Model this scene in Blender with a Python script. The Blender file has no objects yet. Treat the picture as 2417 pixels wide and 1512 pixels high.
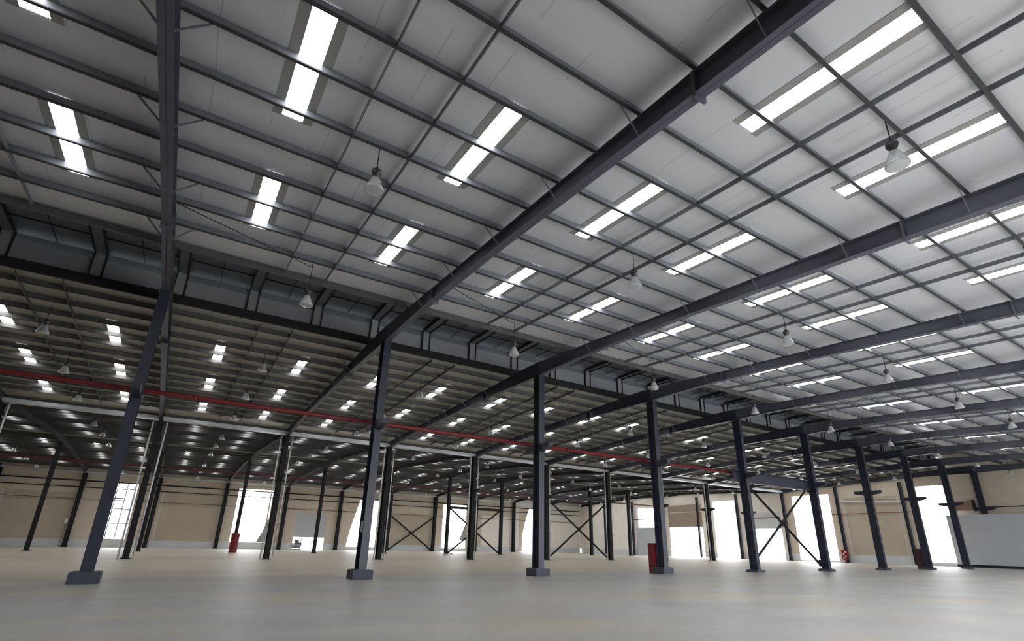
import bpy, math, random
from mathutils import Vector, Matrix
random.seed(7)
C = bpy.context.scene.collection
SC = bpy.context.scene

# ------------------------------------------------------------------ camera
FPX, YAW, PITCH, ROLL, CAMH = 1221.5678, .57, .3516, .0203, 1.3834
PCX, PCY, PW, PH = 1224.038, 836.884, 2417.0, 1512.0
fw = Vector((math.sin(YAW)*math.cos(PITCH), math.cos(YAW)*math.cos(PITCH), math.sin(PITCH)))
r0 = Vector((math.cos(YAW), -math.sin(YAW), 0)); u0 = r0.cross(fw)
r1 = r0*math.cos(ROLL)+u0*math.sin(ROLL); u1 = -r0*math.sin(ROLL)+u0*math.cos(ROLL)
cd = bpy.data.cameras.new('camera'); cam = bpy.data.objects.new('camera', cd); C.objects.link(cam)
m = Matrix((r1, u1, -fw)).transposed().to_4x4(); m.translation = (0, 0, CAMH); cam.matrix_world = m
cd.sensor_fit = 'HORIZONTAL'; cd.sensor_width = 36; cd.lens = FPX/PW*36
cd.shift_x = (PW/2-PCX)/PW; cd.shift_y = (PCY-PH/2)/PW
cd.clip_start = .05; cd.clip_end = 1000
SC.camera = cam

# ------------------------------------------------------------------ world, sun, exposure
SKY_STRENGTH = 5.0
SKYLIGHT_EMIT = 7.0
w = bpy.data.worlds.new('overcast_sky'); SC.world = w; w.use_nodes = True
bg = w.node_tree.nodes['Background']; bg.inputs[0].default_value = (.93, .96, 1, 1); bg.inputs[1].default_value = SKY_STRENGTH
SC.view_settings.view_transform = 'Standard'; SC.view_settings.look = 'None'
SC.view_settings.exposure = 0.72; SC.view_settings.gamma = 1; SC.view_settings.use_curve_mapping = False

# ------------------------------------------------------------------ materials
def mat(name, col, rough=.6, metal=0., var=0., vscale=3., bump=0., bscale=20., emit=None):
    mt = bpy.data.materials.new(name); mt.use_nodes = True
    nt = mt.node_tree; b = nt.nodes['Principled BSDF']
    b.inputs['Roughness'].default_value = rough; b.inputs['Metallic'].default_value = metal
    b.inputs['Base Color'].default_value = (*col, 1)
    if emit: b.inputs['Emission Color'].default_value = (*emit[0], 1); b.inputs['Emission Strength'].default_value = emit[1]
    if var or bump:
        g = nt.nodes.new('ShaderNodeNewGeometry')
    if var:
        n = nt.nodes.new('ShaderNodeTexNoise'); n.inputs['Scale'].default_value = vscale; n.inputs['Detail'].default_value = 5
        nt.links.new(g.outputs['Position'], n.inputs['Vector'])
        rp = nt.nodes.new('ShaderNodeValToRGB')
        rp.color_ramp.elements[0].position = .3; rp.color_ramp.elements[1].position = .7
        rp.color_ramp.elements[0].color = (*[c*(1-var) for c in col], 1)
        rp.color_ramp.elements[1].color = (*[min(1, c*(1+var)) for c in col], 1)
        nt.links.new(n.outputs['Fac'], rp.inputs[0]); nt.links.new(rp.outputs[0], b.inputs['Base Color'])
    if bump:
        n2 = nt.nodes.new('ShaderNodeTexNoise'); n2.inputs['Scale'].default_value = bscale; n2.inputs['Detail'].default_value = 3
        nt.links.new(g.outputs['Position'], n2.inputs['Vector'])
        bp = nt.nodes.new('ShaderNodeBump'); bp.inputs['Strength'].default_value = bump; bp.inputs['Distance'].default_value = .05
        nt.links.new(n2.outputs['Fac'], bp.inputs['Height']); nt.links.new(bp.outputs[0], b.inputs['Normal'])
    return mt

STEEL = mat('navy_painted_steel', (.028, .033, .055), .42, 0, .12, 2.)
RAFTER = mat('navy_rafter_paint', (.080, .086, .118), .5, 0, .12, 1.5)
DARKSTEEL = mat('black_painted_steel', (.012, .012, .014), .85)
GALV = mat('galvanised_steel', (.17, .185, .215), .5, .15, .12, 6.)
LIP = mat('dark_lower_flange', (.035, .036, .042), .6)  # lower purlin flange, darker than the web
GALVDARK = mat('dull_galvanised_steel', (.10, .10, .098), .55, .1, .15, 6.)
GUTTER = mat('pale_gutter_sheet', (.62, .66, .72), .4, .2, .08, 2.)
PIPEWHITE = mat('white_plastic_pipe', (.7, .72, .74), .4)
REDPIPE = mat('red_sprinkler_paint', (.19, .012, .02), .5, 0, .1, 3)
DARKBROWN = mat('dark_brown_paint', (.045, .014, .014), .5)
MAROON = mat('maroon_pipe_paint', (.11, .018, .03), .5)
REDBOX = mat('red_cabinet_paint', (.20, .010, .018), .45, 0, .15, 4)
BEIGE = mat('beige_wall_sheet', (.63, .56, .465), .75, 0, .06, .8)
OVERLIT = mat('overexposed_wall_sheet', (.86, .82, .76), .75, 0, .04, .8)  # wall sheet lightened: overexposure and haze put into the colour
TAUPE = mat('taupe_shutter_slats', (.52, .455, .36), .65, 0, .06, .6)
PLINTH = mat('pale_plinth_paint', (.66, .69, .72), .7, 0, .05, 1.)
GREYPANEL = mat('blue_grey_board', (.50, .53, .57), .6, 0, .03, .5)
COIL = mat('dull_brown_shutter_slats', (.34, .28, .22), .65, 0, .12, 3)
BROWN = mat('brown_roller_coil', (.30, .19, .14), .6, 0, .2, 5)
WHITEPAINT = mat('white_paint', (.8, .8, .8), .5)
MONITOR = mat('monitor_underside', (.13, .15, .18), .6, .1, .08, 1.)
SKIRT = mat('monitor_skirt', (.27, .285, .31), .6, .1, .05, 1.)
PANE = mat('glowing_fibreglass_sheet', (.9, .9, .9), .5, emit=((1, .99, .97), SKYLIGHT_EMIT))
SURROUND = mat('grey_skylight_curb', (.30, .295, .285), .6)
CLEAR = mat('prismatic_reflector', (.70, .73, .76), .22, .1)
CLEAR.node_tree.nodes['Principled BSDF'].inputs['Transmission Weight'].default_value = .45
BALLAST = mat('black_ballast_housing', (.03, .03, .035), .4)
CONC = mat('footing_concrete_paint', (.055, .06, .085), .7, 0, .1, 5.)
OUTGROUND = mat('outside_paving', (.80, .79, .77), .9, 0, .05, .6)
TARP = mat('grey_tarpaulin', (.33, .33, .34), .7, 0, .08, 2, .4, 3)
BUILD = mat('pale_building_render', (.75, .76, .78), .9)
BUILDWIN = mat('grey_blue_window_glass', (.16, .18, .21), .3)
JUNK = mat('dark_machine_paint', (.08, .08, .085), .6)

def glass_lens():
    mt = bpy.data.materials.new('lamp_glass_lens'); mt.use_nodes = True; b = mt.node_tree.nodes['Principled BSDF']
    b.inputs['Base Color'].default_value = (.75, .78, .80, 1); b.inputs['Roughness'].default_value = .15
    b.inputs['Transmission Weight'].default_value = .5
    return mt
LENS = glass_lens()

def foil_mat(name, col, seam):
    mt = bpy.data.materials.new(name); mt.use_nodes = True
    nt = mt.node_tree; N = nt.nodes; L = nt.links; b = N['Principled BSDF']
    g = N.new('ShaderNodeNewGeometry'); sp = N.new('ShaderNodeSeparateXYZ'); L.new(g.outputs['Position'], sp.inputs[0])
    nz = N.new('ShaderNodeTexNoise'); nz.inputs['Scale'].default_value = .9; nz.inputs['Detail'].default_value = 2
    L.new(g.outputs['Position'], nz.inputs['Vector'])
    def mth(op, a, bb=None):
        x = N.new('ShaderNodeMath'); x.operation = op
        for i, v in enumerate((a, bb)):
            if v is None: continue
            if isinstance(v, (int, float)): x.inputs[i].default_value = v
            else: L.new(v, x.inputs[i])
        return x.outputs[0]
    wob = mth('MULTIPLY', nz.outputs['Fac'], .12)
    xx = mth('ADD', sp.outputs['X'], wob)
    fr = mth('FRACT', mth('ADD', mth('DIVIDE', xx, 1.23), 100.31))
    d = mth('ABSOLUTE', mth('SUBTRACT', fr, .5))
    line = mth('LESS_THAN', d, .011)
    brk = N.new('ShaderNodeTexNoise'); brk.inputs['Scale'].default_value = .6; L.new(g.outputs['Position'], brk.inputs['Vector'])
    line2 = mth('MULTIPLY', line, mth('GREATER_THAN', brk.outputs['Fac'], .5))
    mx = N.new('ShaderNodeMixRGB'); mx.inputs[1].default_value = (*col, 1); mx.inputs[2].default_value = (*seam, 1)
    L.new(mth('MULTIPLY', line2, .7), mx.inputs[0]); L.new(mx.outputs[0], b.inputs['Base Color'])
    b.inputs['Roughness'].default_value = .42; b.inputs['Metallic'].default_value = .25
    n2 = N.new('ShaderNodeTexNoise'); n2.inputs['Scale'].default_value = 1.3; n2.inputs['Detail'].default_value = 3; n2.inputs['Distortion'].default_value = .6
    mp = N.new('ShaderNodeMapping'); mp.inputs['Scale'].default_value = (1.6, .5, 1); L.new(g.outputs['Position'], mp.inputs[0]); L.new(mp.outputs[0], n2.inputs['Vector'])
    bp = N.new('ShaderNodeBump'); bp.inputs['Strength'].default_value = .22; bp.inputs['Distance'].default_value = .08
    L.new(n2.outputs['Fac'], bp.inputs['Height']); L.new(bp.outputs[0], b.inputs['Normal'])
    return mt
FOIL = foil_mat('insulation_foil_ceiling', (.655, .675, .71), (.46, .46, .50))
OLIVEFOIL = foil_mat('dark_olive_ceiling', (.46, .455, .41), (.32, .32, .29))  # slopes past the ridge vent, darker and more olive than the near one

def floor_mat():
    mt = bpy.data.materials.new('concrete_floor'); mt.use_nodes = True
    nt = mt.node_tree; N = nt.nodes; L = nt.links; b = N['Principled BSDF']
    g = N.new('ShaderNodeNewGeometry')
    def noise(scale, mscale, detail=4):
        mp = N.new('ShaderNodeMapping'); mp.inputs['Scale'].default_value = mscale; L.new(g.outputs['Position'], mp.inputs[0])
        n = N.new('ShaderNodeTexNoise'); n.inputs['Scale'].default_value = scale; n.inputs['Detail'].default_value = detail
        L.new(mp.outputs[0], n.inputs['Vector']); return n.outputs['Fac']
    def ramp(f, p0, c0, p1, c1):
        r = N.new('ShaderNodeValToRGB'); r.color_ramp.elements[0].position = p0; r.color_ramp.elements[1].position = p1
        r.color_ramp.elements[0].color = (*c0, 1); r.color_ramp.elements[1].color = (*c1, 1); L.new(f, r.inputs[0]); return r.outputs[0]
    base = ramp(noise(.35, (1, 1, 1)), .3, (.355, .355, .352), .7, (.43, .425, .415))
    skylight_glow = ramp(noise(.28, (.8, 1.3, 1), 2), .50, (0, 0, 0), .66, (.75, .75, .75))  # warm skylight reflections on the floor, painted into the base colour
    mx = N.new('ShaderNodeMixRGB'); mx.inputs[2].default_value = (.47, .41, .32, 1); L.new(skylight_glow, mx.inputs[0]); L.new(base, mx.inputs[1])
    fine = ramp(noise(6, (1, 1, 1), 8), .35, (.93, .93, .93), .65, (1, 1, 1))
    mu = N.new('ShaderNodeMixRGB'); mu.blend_type = 'MULTIPLY'; mu.inputs[0].default_value = 1
    spx = N.new('ShaderNodeSeparateXYZ'); L.new(g.outputs['Position'], spx.inputs[0])
    wz = N.new('ShaderNodeMapRange'); wz.inputs[1].default_value = 23.5; wz.inputs[2].default_value = 25.0; L.new(spx.outputs['Y'], wz.inputs[0])
    far_slab = N.new('ShaderNodeMixRGB'); far_slab.inputs[2].default_value = (.47, .415, .345, 1); L.new(wz.outputs[0], far_slab.inputs[0]); L.new(mx.outputs[0], far_slab.inputs[1])  # floor turns warmer past the front column row
    streak = ramp(noise(1., (.09, .30, 1), 3), .54, (0, 0, 0), .68, (.5, .5, .5))  # reflected skylight streaks, also painted as colour
    sk = N.new('ShaderNodeMixRGB'); sk.inputs[2].default_value = (.60, .545, .46, 1); L.new(streak, sk.inputs[0]); L.new(far_slab.outputs[0], sk.inputs[1])
    L.new(sk.outputs[0], mu.inputs[1]); L.new(fine, mu.inputs[2]); L.new(mu.outputs[0], b.inputs['Base Color'])
    rr = N.new('ShaderNodeMapRange'); rr.inputs[3].default_value = .38; rr.inputs[4].default_value = .62
    L.new(noise(.5, (1, 1, 1)), rr.inputs[0]); L.new(rr.outputs[0], b.inputs['Roughness'])
    return mt
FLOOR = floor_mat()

# ------------------------------------------------------------------ mesh helpers
class MB:
    def __init__(s): s.v = []; s.f = []; s.m = []; s.sm = []
    def add(s, vs, fs, mi=0, smooth=False):
        o = len(s.v); s.v += [tuple(v) for v in vs]; s.f += [tuple(i+o for i in f) for f in fs]; s.m += [mi]*len(fs); s.sm += [smooth]*len(fs); return s
    def box(s, x0, x1, y0, y1, z0, z1, mi=0):
        v = [(x, y, z) for x in (x0, x1) for y in (y0, y1) for z in (z0, z1)]
        return s.add(v, [(0, 1, 3, 2), (4, 6, 7, 5), (0, 4, 5, 1), (2, 3, 7, 6), (0, 2, 6, 4), (1, 5, 7, 3)], mi)
    def prism(s, poly, a, b, axis='x', mi=0):
        # poly in the two other axes, extruded from a to b along axis
        def P(u, v, t): return {'x': (t, u, v), 'y': (u, t, v), 'z': (u, v, t)}[axis]
        n = len(poly); vs = [P(u, v, a) for u, v in poly]+[P(u, v, b) for u, v in poly]
        fs = [tuple(range(n))[::-1], tuple(range(n, 2*n))]+[(i, (i+1) % n, n+(i+1) % n, n+i) for i in range(n)]
        return s.add(vs, fs, mi)
    def bar(s, p, q, wd, ht, up=(0, 0, 1), mi=0):
        p = Vector(p); q = Vector(q); d = (q-p).normalized(); up = Vector(up)
        if abs(d.dot(up)) > .98: up = Vector((0, 1, 0))
        sd = d.cross(up).normalized(); u = sd.cross(d).normalized()
        vs = [e+sd*(a*wd/2)+u*(b*ht/2) for e in (p, q) for a, b in ((-1, -1), (1, -1), (1, 1), (-1, 1))]
        return s.add(vs, [(3, 2, 1, 0), (4, 5, 6, 7), (0, 1, 5, 4), (1, 2, 6, 5), (2, 3, 7, 6), (3, 0, 4, 7)], mi)
    def cyl(s, p, q, r, n=10, r2=None, mi=0, cap=True):
        p = Vector(p); q = Vector(q); d = (q-p).normalized(); r2 = r if r2 is None else r2
        a = d.orthogonal().normalized(); b = d.cross(a)
        vs = [e+a*math.cos(2*math.pi*i/n)*rr+b*math.sin(2*math.pi*i/n)*rr for e, rr in ((p, r), (q, r2)) for i in range(n)]
        s.add(vs, [(i, (i+1) % n, n+(i+1) % n, n+i) for i in range(n)], mi, True)
        if cap:
            o = len(s.v)-2*n; s.f += [tuple(o+i for i in range(n))[::-1], tuple(o+n+i for i in range(n))]; s.m += [mi]*2; s.sm += [False]*2
        return s
    def lathe(s, prof, n=18, mi=0, c=(0, 0, 0)):
        vs = [(c[0]+r*math.cos(2*math.pi*i/n), c[1]+r*math.sin(2*math.pi*i/n), c[2]+z) for r, z in prof for i in range(n)]
        fs = [(k*n+i, k*n+(i+1) % n, (k+1)*n+(i+1) % n, (k+1)*n+i) for k in range(len(prof)-1) for i in range(n)]
        return s.add(vs, fs, mi, True)
    def build(s, name, mt, parent=None, loc=None):
        me = bpy.data.meshes.new(name); me.from_pydata(s.v, [], s.f)
        for x in (mt if isinstance(mt, (list, tuple)) else [mt]): me.materials.append(x)
        me.polygons.foreach_set('material_index', s.m); me.polygons.foreach_set('use_smooth', s.sm); me.update()
        o = bpy.data.objects.new(name, me); C.objects.link(o)
        if parent: o.parent = parent
        if loc: o.location = loc
        return o
def tag(o, label, cat, group=None, kind=None):
    if label: o['label'] = label
    if cat: o['category'] = cat
    if group: o['group'] = group
    if kind: o['kind'] = kind
    return o
def thing(name, label, cat, loc=(0, 0, 0), rz=0, group=None):
    o = bpy.data.objects.new(name, None); C.objects.link(o); o.location = loc; o.rotation_euler = (0, 0, rz)
    o.empty_display_size = .3
    return tag(o, label, cat, group)
def dup(root, loc, label, skip=()):
    r = root.copy(); C.objects.link(r); r.location = loc; r['label'] = label
    for ch in root.children:
        if ch.get('only') and ch['only'] in skip: continue
        c = ch.copy(); C.objects.link(c); c.parent = r
        for gch in ch.children:
            d = gch.copy(); C.objects.link(d); d.parent = c
    return r
def struct(name, mb, mt):
    o = mb.build(name, mt); o['kind'] = 'structure'; return o
def wall_cells(mb, u0, u1, z0, z1, holes, a, b, axis, mi=0):
    us = sorted({u0, u1, *[min(max(h[0], u0), u1) for h in holes], *[min(max(h[1], u0), u1) for h in holes]})
    zs = sorted({z0, z1, *[min(max(h[2], z0), z1) for h in holes], *[min(max(h[3], z0), z1) for h in holes]})
    for i in range(len(us)-1):
        run = None
        for j in range(len(zs)-1):
            cu, cz = (us[i]+us[i+1])/2, (zs[j]+zs[j+1])/2
            if us[i+1]-us[i] < 1e-6 or zs[j+1]-zs[j] < 1e-6: continue
            solid = not any(h[0] < cu < h[1] and h[2] < cz < h[3] for h in holes)
            if solid and run is None: run = zs[j]
            last = j == len(zs)-2
            if run is not None and (not solid or last):
                top = zs[j+1] if solid else zs[j]
                if axis == 'y': mb.box(us[i], us[i+1], a, b, run, top, mi)
                else: mb.box(a, b, us[i], us[i+1], run, top, mi)
                run = None
    return mb

# ------------------------------------------------------------------ measurements of the hall
X0, S = -1.752, 8.648
def FX(i): return X0+i*S
YZ, YA, YB, YC, YD = -1.1, 22.12, 45.4, 68.6, 92.3
YR, YR2 = 22.77, 68.75
def z1(y): return 11.137-.0446*abs(y-YR)
def z2(y): return 11.17-.0446*abs(y-YR2)
def zr(y): return z1(y) if y < YB else z2(y)
XL, XE = FX(-3), 76.08
ORD = ['', 'first', 'second', 'third', 'fourth', 'fifth', 'sixth', 'seventh', 'eighth', 'ninth', 'tenth', 'eleventh', 'twelfth', 'thirteenth']
def bayname(i):
    if i == -1: return 'left of the first front column'
    if i < -1: return 'two bays left of front column one'
    if i == 8: return 'beyond the ninth front column'
    return 'between the %s and %s front columns' % (ORD[i+1], ORD[i+2])

# ------------------------------------------------------------------ shell
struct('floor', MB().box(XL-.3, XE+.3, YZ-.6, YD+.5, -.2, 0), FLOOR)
tag(MB().box(-150, 260, -120, 260, -.6, -.22).build('outside_ground', OUTGROUND), None, None, kind='structure')
T = .05
def slope(name, ya, yb, f, mt=FOIL):
    mb = MB(); za, zb = f(ya), f(yb)
    mb.prism([(ya, za), (yb, zb), (yb, zb+T), (ya, za+T)], XL-.5, XE+.5, 'x'); return struct(name, mb, mt)
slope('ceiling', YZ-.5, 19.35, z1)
slope('ceiling', 25.15, YB+.02, z1, OLIVEFOIL)
slope('ceiling', YB+.02, YR2, z2, OLIVEFOIL)
slope('ceiling', YR2, YD+.5, z2, OLIVEFOIL)

# ridge monitor over the front column row
mb = MB(); mb.prism([(19.1, 12.42), (22.25, 12.52), (25.45, 12.42), (25.45, 12.50), (22.25, 12.60), (19.1, 12.50)], XL-.3, XE+.3, 'x')
struct('ceiling', mb, MONITOR)
struct('trim_1', MB().box(XL, XE, 19.28, 19.34, 10.95, 12.45), SKIRT)
struct('trim_2', MB().box(XL, XE, 25.12, 25.18, 11.0, 12.06), SKIRT)
struct('trim_3', MB().box(XL, XE, 25.3, 25.34, 12.0, 12.45), MONITOR)
o = MB().box(XL, XE, 24.86, 24.98, 10.82, 11.22).build('ridge_beam', DARKSTEEL); tag(o, 'black deep edge beam along the far side of the dark ridge vent', 'beam')
o = MB().box(XL, XE, 19.36, 19.46, 10.72, 10.98).build('ridge_beam', GALVDARK); tag(o, 'grey edge beam along the near side of the dark ridge vent', 'beam')
tag(MB().bar((XL, 23.6, 12.36), (XE, 23.6, 12.36), .05, .05).build('vent_runner', DARKSTEEL), 'thin dark angle running lengthwise under the ridge vent roof', 'bar')
proto = None
for i in range(-2, 9):
    for k in range(3):
        x = FX(i)+k*S/3
        lb = '%s boxed cross truss of the ridge vent, %s' % (['left', 'middle', 'right'][k], bayname(i))
        if proto is None:
            proto = thing('vent_truss', lb, 'truss', (x, 0, 0), group='boxed trusses inside the ridge vent')
            MB().box(0, .42, 19.5, 25.1, 12.33, 12.36).build('soffit', MONITOR, proto)
            for xx in (0, .42):
                MB().bar((xx, 19.5, 12.32), (xx, 25.1, 12.32), .05, .1).build('chord', DARKSTEEL, proto)
                MB().bar((xx, 25.04, 11.2), (xx, 25.04, 12.3), .05, .1).build('post', DARKSTEEL, proto)
            MB().box(.02, .4, 25.05, 25.09, 11.2, 12.3).build('post_cover', SKIRT, proto)
            MB().bar((1.65, 19.5, 12.36), (1.65, 25.1, 12.36), .03, .03).build('seam_bar', DARKSTEEL, proto)
        else: dup(proto, (x, 0, 0), lb)

# ------------------------------------------------------------------ walls
P1 = .97
tall = [(-7.3, -4.2, 1.08, 8.55), (8.6, 13.5, .97, 8.75), (25.6, 30.95, .55, 8.1), (43.3, 48.2, .55, 8.3), (60.4, 65.0, .1, 8.4)]
backh = tall+[(17.45, 22.3, 0, 5.62)]
shut_back = [(-18.1, -10.7, 6.85), (-1.0, 6.5, 7.5), (33.4, 41.1, 6.05), (51.6, 58.6, 6.6), (68.6, 75.6, 6.0)]
recess = [(a, b, P1, z) for a, b, z in shut_back]
struct('wall_back', wall_cells(MB(), XL-.5, 59.0, 0, 10.3, backh+recess+[(XL-1, XE+1, -1, P1)], YD+.3, YD+.5, 'y'), BEIGE)
struct('wall_back_corner', wall_cells(MB(), 59.0, XE+.5, 0, 10.3, backh+recess+[(XL-1, XE+1, -1, P1)], YD+.3, YD+.5, 'y'), OVERLIT)
struct('baseboard_back', wall_cells(MB(), XL, XE, 0, P1, [h for h in backh], YD+.26, YD+.5, 'y'), PLINTH)
E_H = [(69.95, 75.2, 4.9, 8.4), (60.3, 67.5, 0, 8.5), (53.75, 57.9, 0, 8.8), (46.3, 51.3, 0, 6.7), (38.8, 44.1, .15, 8.8), (25.2, 28.3, .4, 9.0)]
E_R = [(70.1, 75.9, 0.05, 4.85), (30.5, 37.0, P1, 8.1)]
struct('wall_right', wall_cells(MB(), YZ-.6, YB, 0, 12.7, E_H+E_R+[(-9, 99, -1, P1)], XE+.3, XE+.5, 'x'), BEIGE)
struct('wall_right_far', wall_cells(MB(), YB, YD+.5, 0, 12.7, E_H+E_R+[(-9, 99, -1, P1)], XE+.3, XE+.5, 'x'), OVERLIT)
struct('baseboard_right', wall_cells(MB(), YZ-.6, YD+.3, 0, P1, E_H+E_R[:1], XE+.26, XE+.5, 'x'), PLINTH)
struct('wall_left', wall_cells(MB(), YZ-.6, YD+.5, 0, 12.7, [], XL-.5, XL-.3, 'x'), BEIGE)
# unseen side behind the camera; openings added and sized to brighten the near ceiling
FH = [(FX(i)+.6, FX(i+1)-.6, 0, 5.6) for i in range(1, 7)]
struct('wall_front', wall_cells(MB(), XL-.5, XE+.5, 0, 10.4, FH, YZ-.6, YZ-.4, 'y'), BEIGE)

def shutter(name, label, axis, a, b, za, zb, at, mt=TAUPE, hd=.35, slat=.11, group=None):
    """roller shutter: curtain of slats, head box, two guide rails; at = wall plane, faces the room"""
    t = thing(name, label, 'shutter', ((a+b)/2, at, za) if axis == 'y' else (at, (a+b)/2, za), 0, group)
    hw = (b-a)/2; h = zb-za
    def bx(mb, u0, u1, d0, d1, w0, w1):
        return mb.box(u0, u1, d0, d1, w0, w1) if axis == 'y' else mb.box(d0, d1, u0, u1, w0, w1)
    mb = MB(); n = int((h-hd)/.3)
    for k in range(n):
        q0 = k*(h-hd)/n
        bx(mb, -hw, hw, .0+(k % 2)*.006, .06, q0, q0+(h-hd)/n)
    mb.build('curtain', mt, t)
    bx(MB(), -hw, hw, -.06, .1, h-hd, h).build('head_box', mt, t)
    for s in (-1, 1):
        bx(MB(), s*hw-.07, s*hw+.07, -.08, .08, 0, h).build('guide_rail', PLINTH, t)
    return t
nm = ['leftmost closed wide beige shutter in the far wall', 'closed wide beige shutter behind the first two front columns', 'closed beige shutter behind the cross brace in the far wall', 'closed beige shutter behind the middle cross brace pair', 'overexposed beige closed shutter at the far right corner of the far wall']
for (a, b, z), l in zip(shut_back, nm): shutter('roller_shutter', l, 'y', a, b, P1, z, YD+.42, OVERLIT if a > 50 else TAUPE)
shutter('roller_shutter', 'half-lowered blue-grey shutter above the low opening in the far wall', 'y', 17.45, 22.3, 1.85, 5.62, YD+.4, GREYPANEL, .3)
shutter('roller_shutter', 'closed beige shutter in the right end wall beside the hydrant', 'x', 30.5, 37.0, P1, 8.1, XE+.4, TAUPE)
shutter('roller_shutter', 'light grey closed shutter under the high white window at right', 'x', 70.1, 75.9, .05, 4.85, XE+.4, GREYPANEL)

# rolled brown shutters in the end wall
t = thing('rolled_shutter', 'brown rolled-up shutter above the widest open doorway', 'shutter', (XE+.1, 63.9, 4.85))
for k, (za, zb) in enumerate(((0, 1.2), (1.2, 2.4), (2.4, 3.7))):
    mb = MB()
    for q in range(5): mb.box(0-.04*(q % 2), .3, -3.6, 3.6, za+(zb-za)*q/5, za+(zb-za)*(q+1)/5)
    mb.build('slat_bundle', COIL, t)
MB().box(-.06, .1, -3.6, 3.6, 2.4, 2.5).build('cross_rail', PLINTH, t)
t = thing('rolled_shutter', 'reddish brown coil of slats beside the ninth front column', 'shutter', (XE-.5, 23.9, 6.0))
mb = MB()
for q in range(7): mb.box(-.12-.03*(q % 2), .3, -1.15+.03*(q % 3), 1.1, q*.14, q*.14+.13)
mb.build('slat_bundle', BROWN, t); MB().box(-.2, .35, -1.25, -1.1, -.1, 1.1).build('end_bracket', DARKSTEEL, t)

o = MB().box(XE-.75, XE-.65, 9.0, 25.5, .28, 5.5).build('partition_board', GREYPANEL); tag(o, 'large blank blue-grey board across the right end wall', 'board')
o = MB().box(XE-.78, XE-.62, 9.0, 25.55, .0, .28).build('board_rail', DARKSTEEL); tag(o, 'dark bottom rail under the large blue-grey board', 'rail')
tag(MB().bar((XE+.15, 9, 6.3), (XE+.15, 22.4, 6.3), .06, .1).build('wall_girt', DARKSTEEL), 'thin dark rail above the large blue-grey board', 'rail')
tag(MB().box(XE+.36, XE+.4, 46.3, 51.3, 4.4, 6.7).build('translucent_sheet', PLINTH), 'pale sheet closing the top of the doorway framed by a red pipe', 'sheet')
mb = MB().cyl((XE+.24, 51.2, 5.95), (XE+.24, 46.4, 5.95), .06, 8).cyl((XE+.24, 46.4, 5.98), (XE+.24, 46.4, 4.4), .06, 8)
tag(mb.build('fire_pipe', MAROON), 'dark red pipe bent down around a doorway in the right end wall', 'pipe')
tag(MB().cyl((XE+.26, 28.6, 6.1), (XE+.26, 38.7, 6.1), .035, 8).build('fire_pipe', REDPIPE), 'thin red pipe across the closed shutter in the right end wall', 'pipe')
tag(MB().bar((XE+.12, 29.9, 7.35), (XE+.12, 37.3, 7.75), .1, .16).build('conduit_run', PLINTH), 'pale horizontal duct crossing the right end wall shutter', 'duct')
tag(MB().bar((XE+.12, 68.8, 6.35), (XE+.12, 76.2, 6.4), .1, .14).build('wall_girt', DARKSTEEL), 'black rail crossing the high white window at right', 'rail')

# infill of the slanted openings in the back wall
def infill(name, pts, label, mt):
    tag(MB().prism(pts, YD+.22, YD+.27, 'y').build(name, mt), label, 'sheet')
infill('hanging_sheet', [(25.5, .55), (25.96, .55), (26.3, 3.0), (26.9, 5.6), (27.5, 8.1), (25.5, 8.1)], 'beige sheet with a slanted edge beside the opening behind the second front column', BEIGE)
infill('hanging_sheet', [(60.3, .15), (61.0, .15), (61.2, 3.6), (61.8, 6.0), (62.7, 8.4), (60.3, 8.4)], 'beige sheet with a slanted edge beside the opening left of the third front column', BEIGE)
infill('hanging_sheet', [(12.2, 1.0), (13.55, 1.0), (13.55, 4.6), (13.25, 4.1), (12.9, 2.6)], 'grey curved sheet in the lower corner of the opening above the red drum', TARP)
infill('hanging_sheet', [(46.9, 2.0), (48.25, 2.0), (48.25, 5.4), (47.7, 4.0)], 'grey slanted sheet low in the opening between the braced far columns', TARP)

# girts and gutter of the back wall
for z, h_, lb in ((8.45, .16, 'upper dark rail running along the whole far wall'), (7.6, .11, 'middle dark rail running along the whole far wall'), (6.1, .06, 'thin lowest dark rail running along the whole far wall')):
    tag(MB().box(XL, XE, YD+.1, YD+.2, z-h_/2, z+h_/2).build('wall_girt', DARKSTEEL), lb, 'rail')
tag(MB().box(XL, XE, YD-.35, YD+.1, 9.42, 9.62).build('gutter', GUTTER), 'pale box gutter along the top of the far wall', 'gutter')
mb = MB().box(XL, XE, YB-.3, YB+.3, 9.42, 9.46).box(XL, XE, YB-.32, YB-.28, 9.42, 9.66).box(XL, XE, YB+.28, YB+.32, 9.42, 9.66)
tag(mb.build('gutter', GUTTER), 'long pale valley gutter on the second column row', 'gutter')
# glazing bars in the left tall window
t = thing('glazing_bars', 'thin dark glazing bars in the tall bright window at left', 'frame', (-5.75, YD+.35, 1.08))
for x in (-.75, .35): MB().box(x-.05, x+.05, -.03, .03, 0, 7.47).build('mullion', DARKSTEEL, t)
for z in (2.0, 3.9, 5.3): MB().box(-1.55, 1.55, -.03, .03, z-.05, z+.05).build('transom', DARKSTEEL, t)

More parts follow.
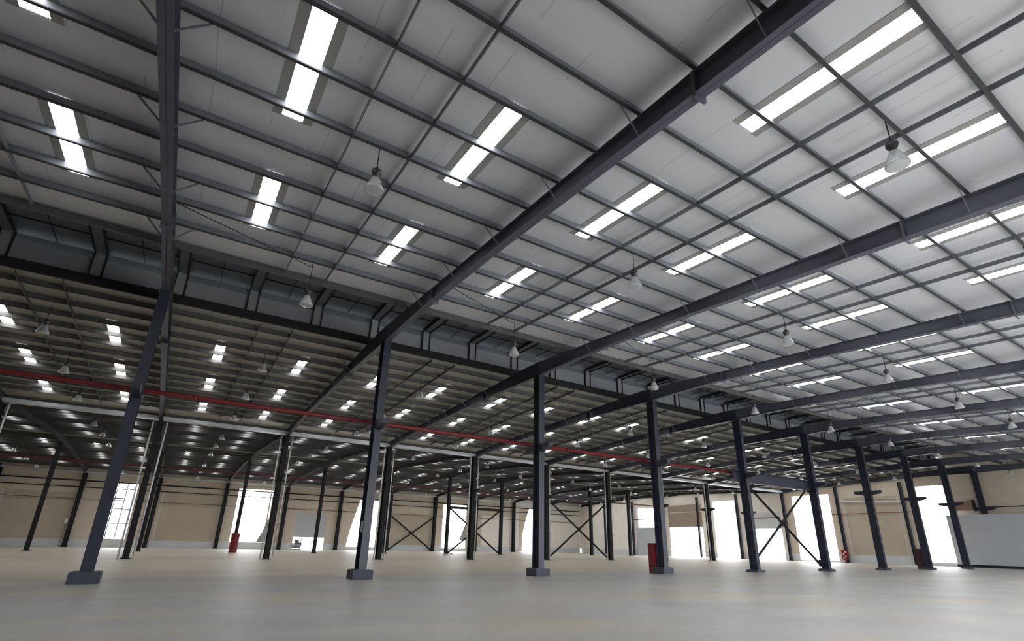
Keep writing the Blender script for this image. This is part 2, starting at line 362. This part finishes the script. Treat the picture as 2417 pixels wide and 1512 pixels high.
# ------------------------------------------------------------------ columns
def isec(mb, z0, z1_, fwid=.32, dep=.55, tf=.022, tw=.012):
    d = dep/2
    mb.box(-fwid/2, fwid/2, -d, -d+tf, z0, z1_); mb.box(-fwid/2, fwid/2, d-tf, d, z0, z1_); mb.box(-tw/2, tw/2, -d+tf, d-tf, z0, z1_); return mb
def make_column(name, label, group, loc, top, ped=True, corb=0, fwid=.32, dep=.55, mt=STEEL):
    t = thing(name, label, 'column', loc, 0, group)
    zb = ped if ped else .04
    if ped:
        MB().prism([(-.4, 0), (.4, 0), (.4, zb-.03), (.37, zb), (-.37, zb), (-.4, zb-.03)], -.42, .42, 'y').build('footing', CONC, t)
    MB().box(-.28, .28, -.36, .36, zb-.02 if ped else 0, zb+.02).build('base_plate', mt, t)
    isec(MB(), zb+.02, top, fwid, dep).build('shaft', mt, t)
    MB().box(-.2, .2, -dep/2-.03, dep/2+.03, top-.03, top).build('cap_plate', mt, t)
    if corb:
        for s in (-1, 1):
            MB().prism([(s*dep/2, 6.3), (s*1.05, 6.3), (s*1.05, 6.08), (s*dep/2, 5.92)], -.13, .13, 'x').build('corbel', mt, t)
    for z in (2.6, 5.6, 8.0):
        for s in (-1, 1):
            if z < top: MB().box(s*.006, s*fwid/2*.95, -dep/2+.022, dep/2-.022, z-.01, z+.01).build('stiffener', mt, t)
    return t
ca = None
for i in range(-1, 9):
    if i < 0: lb = 'navy steel column of the front row, beyond the left edge of the picture'
    else: lb = '%s navy steel column from the left in the front row, on a footing block' % ORD[i+1]
    if ca is None or i == 4: ca = make_column('steel_column', lb, 'front row steel columns', (FX(i), YA, 0), 10.06, .34 if i < 4 else .15, 1)
    else: dup(ca, (FX(i), YA, 0), lb)
# last one stands in the end wall
make_column('steel_column', 'navy steel column standing in the right end wall above the grey board', 'front row steel columns', (XE, YA, 0), 10.06, False, 1)
cb = None
for i in range(-2, 9):
    if i < 0: lb = 'dark steel column of the gutter row, far left beyond the picture edge' if i == -2 else 'dark steel column of the gutter row just left of the picture edge'
    else: lb = '%s dark steel column from the left in the gutter row between white downpipes' % ORD[i+1]
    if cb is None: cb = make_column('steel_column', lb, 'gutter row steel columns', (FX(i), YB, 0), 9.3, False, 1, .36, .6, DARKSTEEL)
    else: dup(cb, (FX(i), YB, 0), lb)
cc = None
for i in range(-2, 9):
    lb = '%s slim dark steel column from the left in the third row' % ORD[i+3]
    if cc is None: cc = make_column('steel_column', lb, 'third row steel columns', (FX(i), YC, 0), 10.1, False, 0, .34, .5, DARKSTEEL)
    else: dup(cc, (FX(i), YC, 0), lb)
cdm = None
for i in range(-3, 9):
    lb = '%s dark steel column from the left standing against the far wall' % ORD[i+4]
    if cdm is None: cdm = make_column('wall_column', lb, 'steel columns along the far wall', (FX(i), YD-.05, 0), 9.42, False, 0, .5, .5, DARKSTEEL)
    else: dup(cdm, (FX(i), YD-.05, 0), lb)
ce = None
eyz = [(29.8, 'beyond the eighth front column'), (37.65, 'above the red hydrant cabinet'), (45.4, 'behind the brace of the front row'), (53.2, 'right of the tall bright doorway'), (60.9, 'right of the brown rolled shutter'), (68.6, 'left of the brown rolled shutter'), (76.5, 'left of the grey shutter'), (84.4, 'nearest the far corner')]
for y, w_ in eyz:
    lb = 'slim column of the right end wall, '+w_
    if ce is None:
        ce = thing('wall_column', lb, 'column', (XE+.05, y, 0), 0, 'slim columns along the right end wall')
        MB().box(-.15, .15, -.02+.14, .14+.02, .04, 9.7).box(-.15, .15, -.16, -.12, .04, 9.7).box(-.01, .01, -.12, .12, .04, 9.7).build('shaft', STEEL, ce)
        MB().box(-.22, .22, -.26, .26, 0, .04).build('base_plate', STEEL, ce)
    else: dup(ce, (XE+.05, y, 0), lb)

# ------------------------------------------------------------------ rafters
def rafter_proto(name, label, group, pts_top, pts_bot, x, splices=(), braces=(), fl=.26, zf=None, rm=None):
    RM = rm or RAFTER
    t = thing(name, label, 'rafter', (x, 0, 0), 0, group)
    MB().prism([*pts_top, *pts_bot[::-1]], -.008, .008, 'x').build('web', RM, t)
    for nm_, pts, off in (('top_flange', pts_top, -.02), ('bottom_flange', pts_bot, 0)):
        mb = MB()
        poly = [(y, z+off) for y, z in pts]+[(y, z+off+.02) for y, z in pts[::-1]]
        for k in range(len(pts)-1):
            (ya, za), (yb, zb) = pts[k], pts[k+1]
            mb.prism([(ya, za+off), (yb, zb+off), (yb, zb+off+.02), (ya, za+off+.02)], -fl/2, fl/2, 'x')
        mb.build(nm_, RM, t)
    def interp(pts, y):
        for k in range(len(pts)-1):
            (ya, za), (yb, zb) = pts[k], pts[k+1]
            if ya <= y <= yb: return za+(zb-za)*(y-ya)/(yb-ya)
        return pts[-1][1]
    for y in splices:
        zb, zt = interp(pts_bot, y), interp(pts_top, y)
        MB().box(-.16, .16, y-.03, y+.03, zb-.11, zt-.021).build('splice_plate', RM, t)
    for y, sides in braces:
        zb = interp(pts_bot, y); zt = interp(pts_top, y)
        for s in sides:
            b = MB().bar((s*.62, y, zt+.03), (s*.12, y+.02, zb+.02), .05, .012, (0, 1, 0)).build('fly_brace', GALV, t)
            if s > 0: b['only'] = 'right'
    return t
TOPOFF = -.285
def top(f, ys): return [(y, f(y)+TOPOFF) for y in ys]
near_top = top(z1, (-1.1, 4.9, 12, 17, 22.12)); near_bot = [(-1.1, 9.15), (4.9, 9.52), (12, 9.93), (17, 10.10), (20.5, 10.10), (22.12, 10.06)]
far_top = [(22.12, z1(22.12)+TOPOFF), (23.0, z1(23.0)+TOPOFF), (28, z1(28)+TOPOFF), (40, z1(40)+TOPOFF), (45.4, z1(45.4)+TOPOFF)]
far_bot = [(22.12, 10.06), (23.7, 10.06), (28, 10.08), (40, 9.7), (45.4, 9.3)]
t2_top = [(45.4, z2(45.4)+TOPOFF), (56, z2(56)+TOPOFF), (68.6, z2(68.6)+TOPOFF)]; t2_bot = [(45.4, 9.3), (51, 9.75), (63, 10.3), (68.6, 10.1)]
t3_top = [(68.6, z2(68.6)+TOPOFF), (68.75, z2(68.75)+TOPOFF), (80, z2(80)+TOPOFF), (92.3, z2(92.3)+TOPOFF)]; t3_bot = [(68.6, 10.1), (74, 10.3), (86, 9.85), (92.3, 9.42)]
PS = 1.458
br = [(1.62+PS*(2*m_+1), (-1, 1)) for m_ in range(0, 6)]
brf = [(29.0+PS*(2*m_-1), (-1,)) for m_ in range(0, 6)]
specs = [('near slope, above the camera side', near_top, near_bot, (4.55, 16.8), br, 'near slope rafters'),
         ('second slope, behind the front row', far_top, far_bot, (28.2,), brf, 'second slope rafters'),
         ('third slope, behind the gutter row', t2_top, t2_bot, (), (), 'third slope rafters'),
         ('fourth slope, before the far wall', t3_top, t3_bot, (), (), 'fourth slope rafters')]
def fcol(i):
    if i < 0: return 'one bay left of the first front column' if i == -1 else 'two bays left of the first front column'
    if i == 9: return 'against the right end wall'
    return 'at the %s front column' % ORD[i+1]
for nme, pt, pb, sp, bb, grp in specs:
    pr = None
    for i in range(-2, 10):
        lb = 'navy steel rafter %s, %s' % (fcol(i), nme.split(',')[0])
        x = FX(i) if i < 9 else XE
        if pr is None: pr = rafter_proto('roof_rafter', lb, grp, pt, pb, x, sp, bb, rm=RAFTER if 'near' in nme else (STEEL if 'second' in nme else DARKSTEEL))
        else: dup(pr, (x, 0, 0), lb, skip=() if i == 0 else ('right',))

# ------------------------------------------------------------------ purlins
PD = .235
def purlin(y, f, label, group, mt):
    z = f(y)-.012
    mb = MB(); xa, xb = XL, XE+.2
    mb.box(xa, xb, y-.004, y+.004, z-PD, z)
    mb.box(xa, xb, y-.07, y, z-PD-.008, z-PD, 1); mb.box(xa, xb, y-.076, y-.07, z-PD-.008, z-PD+.02, 1)
    mb.box(xa, xb, y, y+.07, z-.008, z)
    tag(mb.build('purlin', [mt, LIP]), label, 'purlin', group)
yn = [1.62+PS*k for k in range(-1, 12)]
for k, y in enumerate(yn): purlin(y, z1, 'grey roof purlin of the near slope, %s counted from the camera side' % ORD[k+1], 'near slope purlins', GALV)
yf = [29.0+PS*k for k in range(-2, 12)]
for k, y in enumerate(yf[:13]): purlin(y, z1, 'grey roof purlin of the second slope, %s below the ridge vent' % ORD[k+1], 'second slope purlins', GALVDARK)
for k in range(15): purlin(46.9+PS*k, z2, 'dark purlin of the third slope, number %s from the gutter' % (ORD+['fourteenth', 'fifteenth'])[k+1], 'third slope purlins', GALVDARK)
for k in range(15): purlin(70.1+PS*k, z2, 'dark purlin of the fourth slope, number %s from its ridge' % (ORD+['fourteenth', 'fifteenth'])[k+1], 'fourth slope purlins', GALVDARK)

# bridging bars between purlins, parallel to the rafters
pr = None
for i in range(-2, 9):
    for k, dx in enumerate((3.62, 5.05)):
        lb = '%s bridging bar of the near slope, %s' % (['left', 'right'][k], bayname(i))
        if pr is None:
            mb = MB(); ya, yb = 1.0-1.6, 19.2
            mb.prism([(ya, z1(ya)-.215), (yb, z1(yb)-.215), (yb, z1(yb)-.08), (ya, z1(ya)-.08)], -.012, .012, 'x')
            pr = tag(mb.build('bridging_bar', GALV, None, (FX(i)+dx, 0, 0)), lb, 'bar', 'near slope bridging bars')
        else:
            c = pr.copy(); C.objects.link(c); c.location.x = FX(i)+dx; c['label'] = lb
pr = None
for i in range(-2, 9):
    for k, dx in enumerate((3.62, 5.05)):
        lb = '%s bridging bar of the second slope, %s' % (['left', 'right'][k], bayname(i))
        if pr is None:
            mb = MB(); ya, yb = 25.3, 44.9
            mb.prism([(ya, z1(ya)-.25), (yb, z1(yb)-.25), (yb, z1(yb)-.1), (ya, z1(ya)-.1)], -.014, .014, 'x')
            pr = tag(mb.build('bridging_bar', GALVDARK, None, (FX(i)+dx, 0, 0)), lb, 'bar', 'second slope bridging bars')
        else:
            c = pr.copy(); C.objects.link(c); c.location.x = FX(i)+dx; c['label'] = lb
# bracing rods under the last purlins before the vent
for i in range(-1, 6):
    mb = MB().cyl((FX(i)+.15, 16.2, z1(16.2)-.26), (FX(i)+S/2, 18.0, z1(18)-.26), .014, 6)
    tag(mb.build('bracing_rod', DARKSTEEL), 'thin bracing rod slanting under the near slope %s' % bayname(i), 'rod')

# ------------------------------------------------------------------ skylights
SX = (2.096, 6.186); SW = .45; SLN = 3.36
rows = [(1.66, z1, 'front row near slope'), (7.49, z1, 'middle row near slope'), (13.33, z1, 'last row near slope'),
        (29.06, z1, 'first row second slope'), (34.9, z1, 'middle row second slope'), (40.7, z1, 'last row second slope'),
        (51.0, z2, 'first row third slope'), (57.2, z2, 'middle row third slope'), (63.4, z2, 'last row third slope'),
        (72.0, z2, 'first row fourth slope'), (78.4, z2, 'middle row fourth slope'), (84.8, z2, 'last row fourth slope')]
for y0, f, rn in rows:
    pr = None
    sgn = (f(y0+SLN)-f(y0))/SLN
    for i in range(-2, 9):
        for k in (0, 1):
            if y0 < 2 and (i < 0 or (i, k) == (0, 1)): continue
            lb = '%s white skylight, %s, %s' % (['left', 'right'][k], rn, bayname(i))
            x = FX(i)+SX[k]
            if pr is None:
                pr = thing('skylight', lb, 'skylight', (x, y0, f(y0)), 0, 'white skylights, '+rn)
                def sl(u0, u1, a, b, zt, th):
                    return MB().prism([(a, sgn*a-zt-th), (b, sgn*b-zt-th), (b, sgn*b-zt), (a, sgn*a-zt)], u0, u1, 'x')
                sl(0, SW, 0, SLN, .004, .006).build('pane', PANE, pr)
                if y0 < 46:
                    sl(-.2, 0, -.05, SLN+.05, .003, .007).build('side_strip', SURROUND, pr)
                    sl(SW, SW+.2, -.05, SLN+.05, .003, .007).build('side_strip', SURROUND, pr)
            else: dup(pr, (x, y0, f(y0)), lb)

# ------------------------------------------------------------------ high-bay lamps
lrows = [(3.1, 8.9, z1, 'front row'), (10.6, 9.28, z1, 'second row'), (17.9, 9.1, z1, 'third row'),
         (28.4, 9.5, z1, 'fourth row'), (34.8, 9.4, z1, 'fifth row'), (40.9, 9.2, z1, 'sixth row'),
         (50.5, 9.3, z2, 'seventh row'), (57, 9.5, z2, 'eighth row'), (63.5, 9.5, z2, 'ninth row'),
         (74, 9.5, z2, 'tenth row'), (80.5, 9.4, z2, 'eleventh row'), (87, 9.2, z2, 'twelfth row')]
for y, zb, f, rn in lrows:
    pr = None
    for i in range(-2, 9):
        lb = 'bell-shaped lamp, %s, %s' % (rn, bayname(i))
        x = FX(i)+4.335
        if pr is None:
            t = pr = thing('high_bay_lamp', lb, 'lamp', (x, y, zb), 0, 'hanging lamps, '+rn)
            MB().lathe([(.225, .0), (.235, .03), (.225, .05), (.16, .2), (.12, .3), (.085, .37), (.075, .375), (.11, .3), (.15, .2), (.215, .05), (.222, .03), (.215, 0)], 20).build('reflector', CLEAR, t)
            MB().lathe([(0, -.015), (.12, -.01), (.2, .0), (.224, .012)], 20).build('lens', LENS, t)
            MB().lathe([(.055, .36), (.06, .42), (.1, .46), (.125, .52), (.12, .58), (.07, .62), (.02, .63)], 16).build('ballast_housing', BALLAST, t)
            MB().lathe([(.02, .62), (.05, .64), (.05, .66), (.012, .68)], 10).build('hook', BALLAST, t)
            MB().cyl((0, 0, .66), (0, 0, f(y)-zb-.02), .012, 6).build('suspension_rod', DARKSTEEL, t)
        else: dup(pr, (x, y, zb), lb)

# ------------------------------------------------------------------ pipes
mb = MB().cyl((XL, 22.85, 6.42), (34, 22.85, 6.42), .085, 12)
for x in range(-24, 34, 6): mb.cyl((x-.06, 22.85, 6.42), (x+.06, 22.85, 6.42), .105, 12)
tag(mb.build('sprinkler_pipe', REDPIPE), 'long red sprinkler main resting on the front column brackets', 'pipe')
mb = MB().cyl((XL, 69.0, 8.55), (XE-1, 69.0, 8.5), .1, 10)
for x in range(-24, 72, 6): mb.cyl((x-.07, 69.0, 8.53), (x+.07, 69.0, 8.53), .12, 10)
tag(mb.build('sprinkler_pipe', MAROON), 'dark maroon pipe carried past the third row of columns', 'pipe')
pr = None
for i in range(-2, 9):
    for k, dx in enumerate((-.42, .42)):
        lb = '%s white downpipe at %s column of the gutter row' % (['left', 'right'][k], 'the '+ORD[i+1] if i >= 0 else ('a hidden far left' if i == -2 else 'the hidden left'))
        if pr is None:
            t = pr = thing('downpipe', lb, 'pipe', (FX(i)+dx, YB-.1, 0), 0, 'white downpipes of the valley gutter')
            MB().cyl((0, 0, .05), (0, 0, 9.42), .055, 10).build('pipe_run', PIPEWHITE, t)
            for z in (2.5, 5.5, 8.5): MB().cyl((0, 0, z-.04), (0, 0, z+.04), .068, 10).build('pipe_clip', GALV, t)
            MB().cyl((0, 0, 0), (0, 0, .1), .08, 10).build('shoe', PIPEWHITE, t)
        else: dup(pr, (FX(i)+dx, YB-.1, 0), lb)

# ------------------------------------------------------------------ cross bracing in the braced bay
XA_, XB_ = FX(4), FX(5)
for yy, zlo, zhi, rn, wd in ((YA+.33, .42, 5.95, 'in the front row', .19), (YB, .1, 5.95, 'in the gutter row', .19), (YC, .1, 6.05, 'in the third row', .22), (YD-.1, .1, 5.8, 'against the far wall', .24)):
    t = thing('cross_brace', 'black steel X brace between the fifth and sixth columns '+rn, 'brace', ((XA_+XB_)/2, yy, 0), 0)
    hw = (XB_-XA_)/2-.2
    MB().bar((-hw, -.03, zhi), (hw, -.03, zlo), wd, .02, (0, 1, 0)).build('diagonal', DARKSTEEL, t)
    MB().bar((-hw, .03, zlo), (hw, .03, zhi), wd, .02, (0, 1, 0)).build('diagonal', DARKSTEEL, t)
    # bars are L-shaped: add the outstanding legs
    MB().bar((-hw, -.06, zhi), (hw, -.06, zlo), .015, wd*.8, (0, 1, 0)).build('outstanding_leg', DARKSTEEL, t)
    MB().bar((-hw, .06, zlo), (hw, .06, zhi), .015, wd*.8, (0, 1, 0)).build('outstanding_leg', DARKSTEEL, t)
    MB().box(-.2, .2, -.05, .05, (zlo+zhi)/2-.2, (zlo+zhi)/2+.2).build('centre_plate', DARKSTEEL, t)
    for sx in (-1, 1):
        for z in (zlo+.12, zhi-.12): MB().box(sx*hw-.12, sx*hw+.12, -.02, .02, z-.22, z+.22).build('gusset', DARKSTEEL, t)
t = thing('strut_beam', 'heavy navy strut joining the fifth and sixth front columns at bracket height', 'beam', ((XA_+XB_)/2, YA+.2, 6.0))
mb = MB().box(-5.2, 4.25, -.008, .008, -.25, .45); mb.build('web', STEEL, t)
MB().box(-5.2, 4.25, -.15, .15, .45, .47).build('flange', STEEL, t); MB().box(-5.2, 4.25, -.15, .15, -.27, -.25).build('flange', STEEL, t)
t = thing('strut_beam', 'black strut above the X brace of the third column row', 'beam', ((XA_+XB_)/2, YC, 6.15))
MB().box(-4.1, 4.1, -.1, .1, -.12, .15).build('tube', DARKSTEEL, t)
t = thing('strut_beam', 'grey strut above the X brace of the gutter row', 'beam', ((XA_+XB_)/2, YB, 6.2))
MB().box(-4.1, 4.1, -.1, .1, -.12, .18).build('tube', STEEL, t)

# ------------------------------------------------------------------ cabinets, hydrants, small things
def cabinet(name, label, cat, x, y, wx, wy, h, mt=REDBOX):
    t = thing(name, label, cat, (x, y, 0))
    MB().box(-wx/2, wx/2, -wy/2, wy/2, 0, h).build('cabinet_body', mt, t)
    MB().box(-wx/2+.04, wx/2-.04, -wy/2-.03, -wy/2, .1, h-.06).build('cabinet_door', mt, t)
    MB().box(wx/2-.12, wx/2-.09, -wy/2-.06, -wy/2-.03, h*.5, h*.5+.15).build('handle', GALV, t)
    return t
cabinet('hose_cabinet', 'tall red hose cabinet behind the left side of the fourth front column', 'cabinet', FX(3)+.08, YA+.62, .55, .5, 1.62)
cabinet('hose_cabinet', 'dark brown cabinet beside the foot of the eighth front column', 'cabinet', FX(7)+.05, YA+.62, .3, .5, 1.75, DARKBROWN)
t = thing('red_drum', 'red cylindrical guard around the foot of a slim third-row column', 'guard', (FX(1), YC-.1, 0))
MB().lathe([(.42, 0), (.44, .1), (.42, .2), (.42, 1.7), (.46, 1.8), (.44, 2.0), (.4, 2.0)], 20).build('drum_wall', REDBOX, t)
MB().box(-.05, .05, -.46, -.4, .1, 1.9).build('seam_strip', MAROON, t)
t = thing('hydrant_cabinet', 'red hydrant cabinet with white fittings on the right end wall', 'hydrant', (XE-.35, 37.65, 0))
MB().box(-.15, .15, -.38, .38, .35, 1.6).build('cabinet_body', REDBOX, t)
for dy, dz in ((-.15, 1.3), (.12, 1.05), (-.1, .75), (.14, .55)): MB().cyl((-.17, dy, dz), (-.21, dy, dz), .09, 12).build('hose_fitting', WHITEPAINT, t)
MB().box(-.08, .08, -.1, .1, 0, .35).build('stand', MAROON, t)
o = MB().box(-.002, 0, -.12, .12, 0, .42).build('notice_plate', PLINTH, None, (FX(1)-.17, YA-.1, 1.75)); tag(o, 'small pale notice fixed to the second front column', 'sign')
o = MB().box(-.3, .3, -.25, .25, 0, .38).build('concrete_block', PLINTH, None, (FX(0)+.9, YD-.6, 0)); tag(o, 'small white block at the foot of a far wall column at left', 'block')
t = thing('switch_post', 'thin post with a small white switch box before the leftmost shutter', 'post', (-10.9, YD-.35, 0))
MB().cyl((0, 0, 0), (0, 0, 3.3), .03, 6).build('conduit', GALV, t); MB().box(-.14, .14, -.06, .08, 2.9, 3.5).build('switch_box', WHITEPAINT, t)
# plant behind the low opening
t = thing('compressor', 'dark machine standing in the low opening of the far wall', 'machine', (18.25, YD+1.0, -.22))
MB().box(-.75, .75, -.4, .5, 0, .35).build('skid', GALVDARK, t)
MB().cyl((-.6, 0, .8), (.6, 0, .8), .4, 16).build('tank', GALV, t)
MB().box(-.3, .35, -.25, .25, 1.15, 1.75).build('motor', JUNK, t); MB().cyl((.5, -.3, 1.0), (.5, .3, 1.0), .3, 14).build('flywheel', JUNK, t)
MB().box(-.72, -.66, -.3, .3, .3, 2.0).box(.66, .72, -.3, .3, .3, 2.0).build('guard_frame', JUNK, t)
# rubble at a column foot
random.seed(3)
for k in range(5):
    a = random.random()*6.28; r = .35+.4*random.random(); s = .1+.08*random.random()
    mb = MB().lathe([(0, 0), (s, .02), (s*1.1, s*.5), (s*.6, s), (0, s*1.05)], 7)
    o = mb.build('rubble_lump', PLINTH, None, (FX(4)+r*math.cos(a), YC-.6+.4*math.sin(a), 0)); o.rotation_euler.z = a
    tag(o, ['leftmost small', 'front middle', 'right-hand', 'rear left', 'rear right'][k]+' white rubble lump at the foot of the braced third-row column', 'rubble', 'white rubble lumps by the braced column')

# pale building seen through the tall left window
t = thing('outside_building', 'pale building with grey windows seen through the tall left window', 'building', (-9.5, 128, -.22))
MB().box(-9, 9, 0, 8, 0, 10).build('building_wall', BUILD, t)
for kx in range(6):
    for kz in range(3): MB().box(-7.6+kx*2.7, -6.2+kx*2.7, -.05, .0, 1.2+kz*3, 2.9+kz*3).build('window', BUILDWIN, t)

for o in bpy.data.objects:
    if 'only' in o: del o['only']
